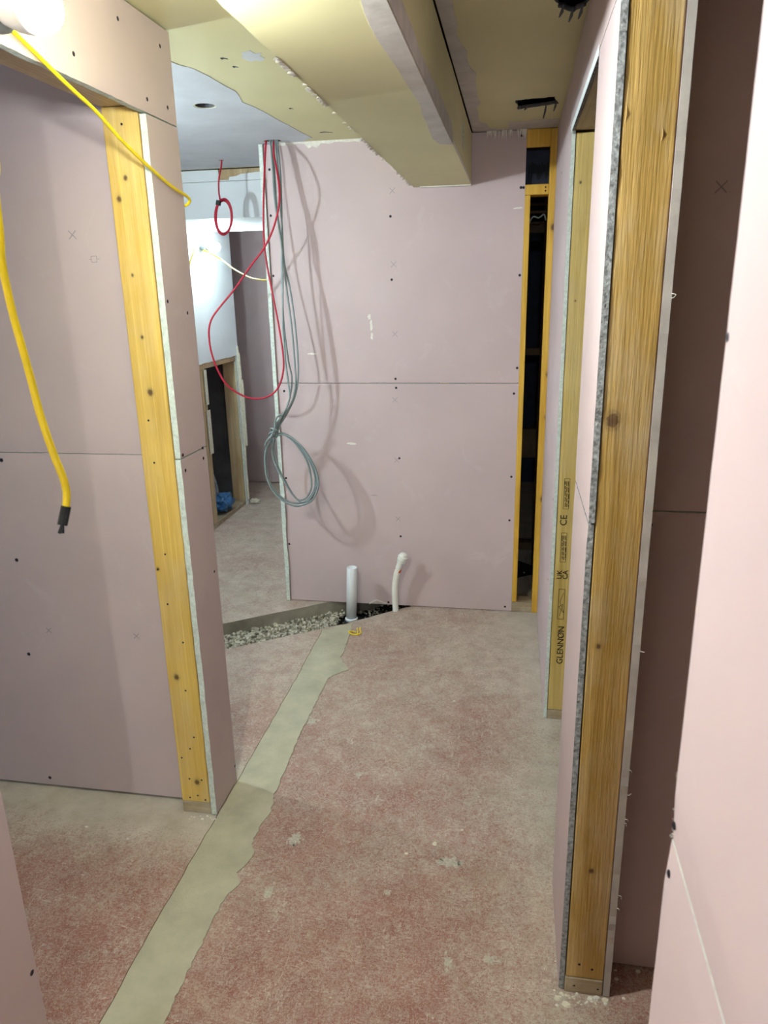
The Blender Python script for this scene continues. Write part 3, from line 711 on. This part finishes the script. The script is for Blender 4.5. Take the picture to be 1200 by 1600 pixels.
# ---------------------------------------------------------------- cables
def cable(name, pts, r, m, label, cat='cable', group=None, sub=6, n=8):
    o = MB().tube(spline(pts, sub), r, n).build(name, m, None, True)
    return tag(o, label, cat, group)
cable('lamp_cable', [T1, T1+Vector((-.012, .008, -.006)), PX(-14, 19, -.888), PX(4, 34, -.894), PX(45, 73, -.899), PX(107, 134, -.903), PX(150, 174, -.905), PX(190, 219, -.906), PX(232, 260, -.906), PX(268, 291, -.906), Vector((-.908, 2.085, 1.905)), Vector((-.914, 2.104, 1.892)), Vector((-.938, 2.106, 1.885)), Vector((-1.0, 2.108, 1.9)), Vector((-1.3, 2.12, 1.97)), Vector((-1.6, 2.2, 2.0)), T3], .0042, M['yellow'],
      'yellow cable running from the upper left bulb and hooked round the wall corner', group='yellow cables')
hp = [EYE+ray(x, y)*(d/F) for x, y, d in ((-14, 200, .80), (-8, 290, .80), (0, 365, .80), (4, 415, .80), (20, 490, .805), (45, 580, .81), (62, 645, .815), (82, 705, .82), (98, 745, .825), (104, 770, .83), (103, 793, .83))]
hp = [Vector((hp[0].x-.03, hp[0].y+.01, CE-.001)), Vector((hp[0].x-.012, hp[0].y, 2.1))]+hp
hc = cable('hanging_cable', hp, .0044, M['yellow'], 'thick yellow cable hanging at the left with its cut end wrapped in black tape', group='yellow cables')
e_ = hp[-1]; t_ = (EYE+ray(95, 832)*(.83/F)-e_)
mb = MB().tube([e_-t_*.05, e_+t_*.2, e_+t_*.7], .0056, 10); q = e_+t_*.7
for k in (-1, 0, 1): mb.tube([q-t_*.05, q+t_*.3+Vector((k*.0022, 0, -.001*abs(k)))], .0019, 6)
mb.build('taped_end', M['rubber'], hc)['label'] = 'black taped cut end'
cable('lamp_cable', [T2, T2+Vector((-.03, -.05, -.01)), PX(303, 393, -2.04), PX(297, 410, -2.06), PX(294, 440, -2.07), PX(291, 480, -2.075), PX(288, 560, -2.075), PX(280, 700, -2.075)], .0045, M['yellow'], 'thin yellow cable dropping left from the small far bulb down the white wall', group='yellow cables')
cable('lamp_cable', [T2+Vector((.015, .0, -.022)), PX(326, 394, -1.99), PY(345, 405, 4.85), PY(365, 420, 4.7), PY(385, 431, 4.5), PY(400, 436, 4.3), PY(420, 437, 4.15), PY(450, 430, 4.0), Vector((-1.225, 4.4, 1.72))], .0045, M['yellow'], 'thin yellow cable sagging right from the small far bulb past the white wall end', group='yellow cables')
# red cables
zr = 4.0
rcz = Vector((rc[0], rc[1], CE+.02))
def ell(cx, cy, rx, ry, Y0, n=22, tw=0, wob=0):
    return [PY(cx+rx*math.cos(2*math.pi*i/n+tw), cy+ry*math.sin(2*math.pi*i/n+tw), Y0+wob*math.sin(2*math.pi*i/n*1.0+2)) for i in range(n)]
coil = empty('red_cable_coil', rcz); tag(coil, 'red cable hanging from the ceiling and wound into a small coil', 'cable coil', 'red cables')
yr = rc[1]
MB().tube(spline([rcz, PY(346, 258, yr), PY(342, 280, yr-.005), PY(342, 300, yr-.005), PY(344, 312, yr-.01)]), .0045).build('cable_drop', M['red'], coil, True)
mb = MB()
for k in range(5):
    mb.tube(spline(ell(349.5+random.uniform(-1, 1), 338.5+random.uniform(-1, 1), 13.2+random.uniform(-1.2, 1.2), 27+random.uniform(-1.5, 1.2), yr-.015+k*.007, wob=.03), 3, True), .0048, 8)
mb.build('cable_turns', M['red'], coil, True)
q = PY(341.5, 317, yr-.02); MB().lathe(q-Vector((.004, 0, .012)), (.25, .1, 1), [(0, .014), (.024, .014)], 10).build('black_tape', M['rubber'], coil)
cz = CE+.02
yk = 3.50
loopp = [(416, 219, 3.575), (413.5, 260, 3.55), (412, 310, 3.53), (412, 360, 3.51), (415, 400, 3.50), (423, 445, 3.50), (434, 500, 3.49), (442, 550, 3.48), (442.5, 580, 3.47), (435, 605, 3.46), (420, 619, 3.45), (398, 623, 3.44), (375, 616, 3.43), (351, 597, 3.42), (333, 560, 3.42), (326.5, 525, 3.42), (330, 500, 3.42), (345, 478, 3.43), (368, 450, 3.44), (390, 418, 3.45), (411, 390, 3.455), (424, 365, 3.46), (432, 340, 3.46), (436.5, 315, 3.46), (436, 290, 3.475), (432, 262, 3.50), (428, 240, 3.54), (424, 219, 3.57)]
lp = [PY(*q) for q in loopp]; lp[0] = Vector((CAB[0]-.026, CAB[1]-.004, cz)); lp[-1] = Vector((CAB[0]+.006, CAB[1]+.006, cz))
cable('red_cable_loop', lp, .0046, M['red'], 'red cable hanging in one long open loop from the ceiling hole', group='red cables', sub=5)
# grey cables tied in a coil
gb = empty('grey_cable_bundle', (CAB[0], CAB[1], CE)); tag(gb, 'bundle of grey cables hanging from the ceiling hole, knotted into a coil', 'cable bundle')
strand = [
    [(424, 219, 3.58), (426, 262, 3.54), (429, 310, 3.51), (435, 350, 3.49), (440, 385, 3.48), (441.5, 430, 3.47), (442, 500, 3.46), (446, 565, 3.45), (451, 600, 3.44), (452, 625, 3.43), (441, 650, 3.42), (432, 668, 3.41), (429, 684, 3.41)],
    [(427, 219, 3.585), (428.5, 262, 3.55), (432, 320, 3.52), (437, 360, 3.50), (443, 400, 3.49), (447, 445, 3.48), (455, 505, 3.47), (460, 560, 3.46), (462, 600, 3.45), (456, 628, 3.44), (445, 648, 3.43), (434, 668, 3.42), (431, 684, 3.41)],
    [(430, 219, 3.59), (434, 262, 3.555), (438, 310, 3.53), (441, 360, 3.51), (444, 410, 3.50), (452, 445, 3.49), (459, 490, 3.48), (464, 540, 3.47), (466, 585, 3.46), (461, 618, 3.45), (449, 645, 3.44), (437, 666, 3.42), (432, 684, 3.41)],
    [(433, 219, 3.595), (437.5, 262, 3.56), (439.5, 310, 3.54), (440.5, 360, 3.52), (440.5, 400, 3.51), (440.5, 440, 3.50), (443, 500, 3.48), (450, 560, 3.47), (456, 590, 3.46), (453, 620, 3.45), (443, 648, 3.43), (433, 666, 3.42), (430, 684, 3.41)]]
for i, sdat in enumerate(strand):
    pts = [PY(*q) for q in sdat]; pts[0] = Vector((CAB[0]+(-.008, .004, .016, .024)[i], CAB[1]-.008, cz))
    MB().tube(spline(pts, 5), .0045, 8).build('cable', M['grey'], gb, True)
loops = [
    [(425, 684), (416, 700), (414, 722), (418, 750), (431, 773), (450, 787), (468, 790), (486, 783), (496, 766), (497, 748), (490, 726), (475, 702), (458, 686), (442, 679), (434, 681)],
    [(423, 685), (417, 705), (416, 728), (422, 755), (436, 777), (455, 789), (470, 790), (484, 780), (494, 762), (495, 744), (487, 722), (472, 700), (456, 684), (440, 677), (432, 680)],
    [(428, 685), (425, 706), (431, 728), (442, 748), (452, 765), (463, 779), (474, 785), (486, 774), (493, 756), (490, 736), (480, 714), (466, 697), (452, 684), (441, 678), (434, 680)],
    [(429, 685), (428, 704), (435, 730), (446, 752), (456, 770), (466, 781), (478, 778), (486, 764), (486, 746), (481, 724), (469, 702), (455, 686), (442, 677), (433, 679)],
    [(426, 686), (415, 708), (415, 730), (421, 752), (434, 772), (452, 784), (470, 786), (487, 778), (492, 760), (492, 742), (484, 720), (470, 699), (454, 683), (440, 677), (431, 681)]]
for i, l in enumerate(loops):
    MB().tube(spline([PY(x, y, 3.40+.011*i-.02*math.sin(k*.4)) for k, (x, y) in enumerate(l)], 5), .0045, 8).build('cable_turn', M['grey'], gb, True)
for k in range(3):
    c0 = PY(424+k*2.4, 683-k*5, 3.405)
    pts = [c0+Vector((.017*math.cos(t), .017*math.sin(t), .012*math.cos(t+k)+.003*t/6)) for t in [i*2*math.pi/10 for i in range(10)]]
    MB().tube(spline(pts, 3, True), .0045, 8).build('knot_turn', M['grey'], gb, True)
MB().tube(spline([PY(*q) for q in ((431, 672, 3.40), (433, 660, 3.40), (440, 652, 3.395), (438, 648, 3.39), (431, 655, 3.39), (429, 668, 3.39), (424, 680, 3.39), (416, 690, 3.385), (414, 697, 3.385))], 5), .0045, 8).build('knot_turn', M['grey'], gb, True)

# ---------------------------------------------------------------- trench: gravel, pipes
bm = bmesh.new()
ico = bmesh.new(); bmesh.ops.create_icosphere(ico, subdivisions=1, radius=1)
iv = [v.co.copy() for v in ico.verts]; fi = [[v.index for v in f.verts] for f in ico.faces]; ico.free()
mb = MB()
def inside(x, y):
    poly = TR_NEAR+TR_FAR; c = False
    for i in range(len(poly)):
        (x1, y1), (x2, y2) = poly[i], poly[i-1]
        if (y1 > y) != (y2 > y) and x < (x2-x1)*(y-y1)/(y2-y1)+x1: c = not c
    return c
k = 0
while k < 3600:
    x = random.uniform(-2.0, -.72) if k < 3300 else random.uniform(-.9, .3); y = random.uniform(2.55, 4.5)
    if not inside(x, y): continue
    lim = -.89
    if x > lim and random.random() > (.10 if y < FAR+.1 else .5): continue
    # height: near the slab's edge the stones lie almost flush
    t = (y-(2.56+(x+2.02)*.685))/.31
    z = -.022-.045*max(0, min(1, t))-(.0 if x < lim else .04)+random.uniform(-.014, .006)
    s = random.uniform(.004, .0105)*(1.35 if x < -1.2 else 1.0)
    ax = Vector((random.uniform(.6, 1.3), random.uniform(.6, 1.3), random.uniform(.5, 1)))
    rot = Matrix.Rotation(random.uniform(0, 6.28), 3, Vector((random.random(), random.random(), random.random()+.1)).normalized())
    mb.add([rot @ Vector((v.x*ax.x, v.y*ax.y, v.z*ax.z))*s*random.uniform(.85, 1.15)+Vector((x, y, z)) for v in iv], fi); k += 1
g_ = mb.build('gravel', M['gravel'])
tag(g_, 'pale gravel filling the open trench in the floor', 'gravel', kind='stuff')
sg = []
for x, y in TR_NEAR[:3]: sg.append((x-.01, y-.01))
bed = prism('gravel_bed', [(-2.015, 2.57), (-1.34, 3.032), (-.90, 3.335), (-.93, 3.64), (-1.464, 3.29), (-2.015, 2.90)], [], plane('z', -.075, 1), 0, .045, [M['concrete']], floor)
# soil pipe and rubber coupling
pb = PY(549, 962, 3.50); pt = PY(551, 885, 3.52)
base = Vector((pb.x, 3.50, -.09))
wpz = empty('waste_pipe', (pb.x, 3.50, -.124)); tag(wpz, 'short white plastic waste pipe standing upright in the trench by the end wall', 'pipe')
ax = Vector((pt.x-pb.x, .006, .30))
mb = MB().lathe((pb.x, 3.50, -.03), ax, [(0, .0275), (pt.z+.03, .0275), (pt.z+.031, .0268), (pt.z+.031, .0245), (pt.z-.06, .0242), (pt.z-.065, .001)], 28); mb.build('pipe', M['pipe'], wpz, True)
MB().lathe((pb.x, 3.50, -.034), (0, 0, 1), [(0, .032), (.012, .034), (.016, .029)], 28).build('flange', M['pipe'], wpz, True)
MB().lathe((pb.x, 3.50, -.124), (0, 0, 1), [(0, .046), (.055, .046), (.062, .043), (.089, .039)], 28).build('rubber_coupling', M['rubber'], wpz, True)
# bent supply pipe with ribbed cap
bp = [PY(620, 985, 3.575), PY(618, 950, 3.575), PY(617, 925, 3.57), PY(618.5, 905, 3.565), PY(622, 890, 3.56), (PY(626.5, 877, 3.555))]
sp_ = empty('supply_pipe', bp[0]); tag(sp_, 'thin bent white pipe with a ribbed cap leaning at the end wall', 'pipe')
MB().tube(spline(bp, 6), .0165, 16).build('pipe', M['capw'], sp_, True)
d = (PY(633, 863, 3.55)-PY(627, 880, 3.555)).normalized()
MB().lathe(PY(626.5, 879, 3.555), d, [(0, .018), (.003, .023), (.011, .023), (.012, .0195), (.016, .0195), (.017, .0255), (.025, .0255), (.026, .021), (.030, .021), (.031, .0265), (.039, .0265), (.041, .022), (.049, .0205), (.055, .014), (.056, .002)], 20).build('ribbed_cap', M['capw'], sp_)
a, b = PY(622.6, 888, 3.56), PY(621.4, 893, 3.562)
MB().tube([a, b], .0170, 16).build('sticker', M['orange'], sp_, True)['label'] = 'orange sticker'

# ---------------------------------------------------------------- litter
scrap = MB(); p = PZ(555, 992)
scrap.tube(spline([p+Vector(q) for q in ((-.03, .01, .005), (-.01, -.005, .004), (.015, .0, .004), (.027, .012, .008), (.02, .022, .02), (.022, .03, .03))], 4), .0035, 6)
scrap.tube(spline([p+Vector(q) for q in ((-.028, .004, .004), (-.035, .015, .01), (-.02, .026, .006), (.0, .02, .004))], 4), .0032, 6)
scrap.tube(spline([p+Vector(q) for q in ((.01, .005, .004), (.012, .01, .018), (.008, .014, .032))], 4), .003, 6)
tag(scrap.build('cable_scrap', M['yellow'], None, True), 'twisted scrap of yellow cable on the floor below the waste pipe', 'scrap')
def chip(px, py, s, m='crumb', lab=None, grp=None, z=0):
    p = PZ(px, py); n = random.randint(5, 7); mb = MB(); h = s*random.uniform(.35, .6)
    a0 = random.uniform(0, 6.28)
    lowr = [(p.x+s*random.uniform(.7, 1.1)*math.cos(a0+i*6.283/n), p.y+s*random.uniform(.5, .8)*math.sin(a0+i*6.283/n), z) for i in range(n)]
    top = [(p.x+(x-p.x)*.7, p.y+(y-p.y)*.7, z+h*random.uniform(.7, 1)) for x, y, _ in lowr]
    mb.add(lowr+top, [tuple(range(n-1, -1, -1)), tuple(range(n, 2*n))]+[(i, (i+1) % n, (i+1) % n+n, i+n) for i in range(n)])
    o = mb.build('plaster_chip', M[m]); return tag(o, lab, 'chip', grp)
G1 = 'plaster chips on the open floor'
for px, py, s, lab in ((680, 1319, .011, 'largest cream plaster chip on the middle of the red floor'), (635, 1334, .007, 'small cream chip left of the largest chip on the floor'), (722, 1297, .006, 'small white chip right of and beyond the largest chip'),
                       (200, 1311, .006, 'white chip on the floor left of the cement strip'), (135, 1292, .007, 'pale chip on the dusty floor by the partition'), (333, 1310, .004, 'tiny chip on the cement strip by the wall end'),
                       (710, 1096, .008, 'pale chip far along the floor toward the end wall'), (420, 1455, .004, 'tiny white chip right of the cement strip'), (748, 1245, .004, 'tiny chip on the floor right of centre')):
    chip(px, py, s, lab=lab, grp=G1)
for i in range(38):
    px = random.gauss(903, 26); py = random.uniform(1552, 1572)
    if px < 868: py = random.uniform(1440, 1572); px = 866+random.uniform(0, 5)-(1572-py)*.035
    if px > 946: px = 946
    chip(px, py, random.choice((.003, .004, .005, .007, .011)), random.choice(('crumb', 'plaster')), 'small plaster crumb at the foot of the amber right post', 'plaster crumbs at the right post')
for px, py, s, lab in ((997, 1518, .007, 'round pale crumb in the shadow by the dark wall'), (963, 1530, .006, 'plaster crumb in the shade right of the amber post'), (974, 1560, .006, 'white crumb on the floor beside the near right wall'), (962, 1516, .004, 'tiny crumb against the dark wall')):
    chip(px, py, s, 'plaster', lab, 'crumbs in the right opening')
for i in range(10):
    chip(random.uniform(293, 338), random.uniform(1275, 1281), random.uniform(.003, .006), 'plaster', 'white plaster crumb at the foot of the golden left post', 'plaster crumbs at the left post')
# bag and rubble in the cupboard
def crumple(name, c, r, m, seed, label, cat, parent=None):
    rg = random.Random(seed); b_ = bmesh.new(); bmesh.ops.create_icosphere(b_, subdivisions=3, radius=1)
    for v in b_.verts:
        k_ = 1+.16*math.sin(v.co.x*7+seed)*math.cos(v.co.z*6+seed*2)+.12*math.sin(v.co.y*11+v.co.z*9)+rg.uniform(-.06, .06)
        v.co = Vector((c[0]+v.co.x*r[0]*k_, c[1]+v.co.y*r[1]*k_, max(c[2]-r[2]*.92, c[2]+v.co.z*r[2]*k_)))
    me = bpy.data.meshes.new(name); b_.to_mesh(me); b_.free(); o = link(name, me, parent, [M[m]])
    return tag(o, label, cat)
q = PX(345, 800, -2.30)
crumple('plastic_bag', (PZ(350, 792, .07).x, PZ(350, 792, .07).y, .105), (.07, .12, .07), 'blue', 3, 'crumpled blue plastic bag on the floor of the dark cupboard', 'bag')
crumple('plastic_wrap', (PZ(350, 765, .2).x-.13, PZ(350, 765, .2).y+.1, .16), (.035, .045, .125), 'clear', 5, 'crumpled grey plastic wrap standing behind the blue bag', 'wrapping')
crumple('rubble_lump', (-2.05, 5.50, .018), (.04, .03, .02), 'crumb', 8, 'pale rubble lump at the foot of the broken board end', 'rubble')
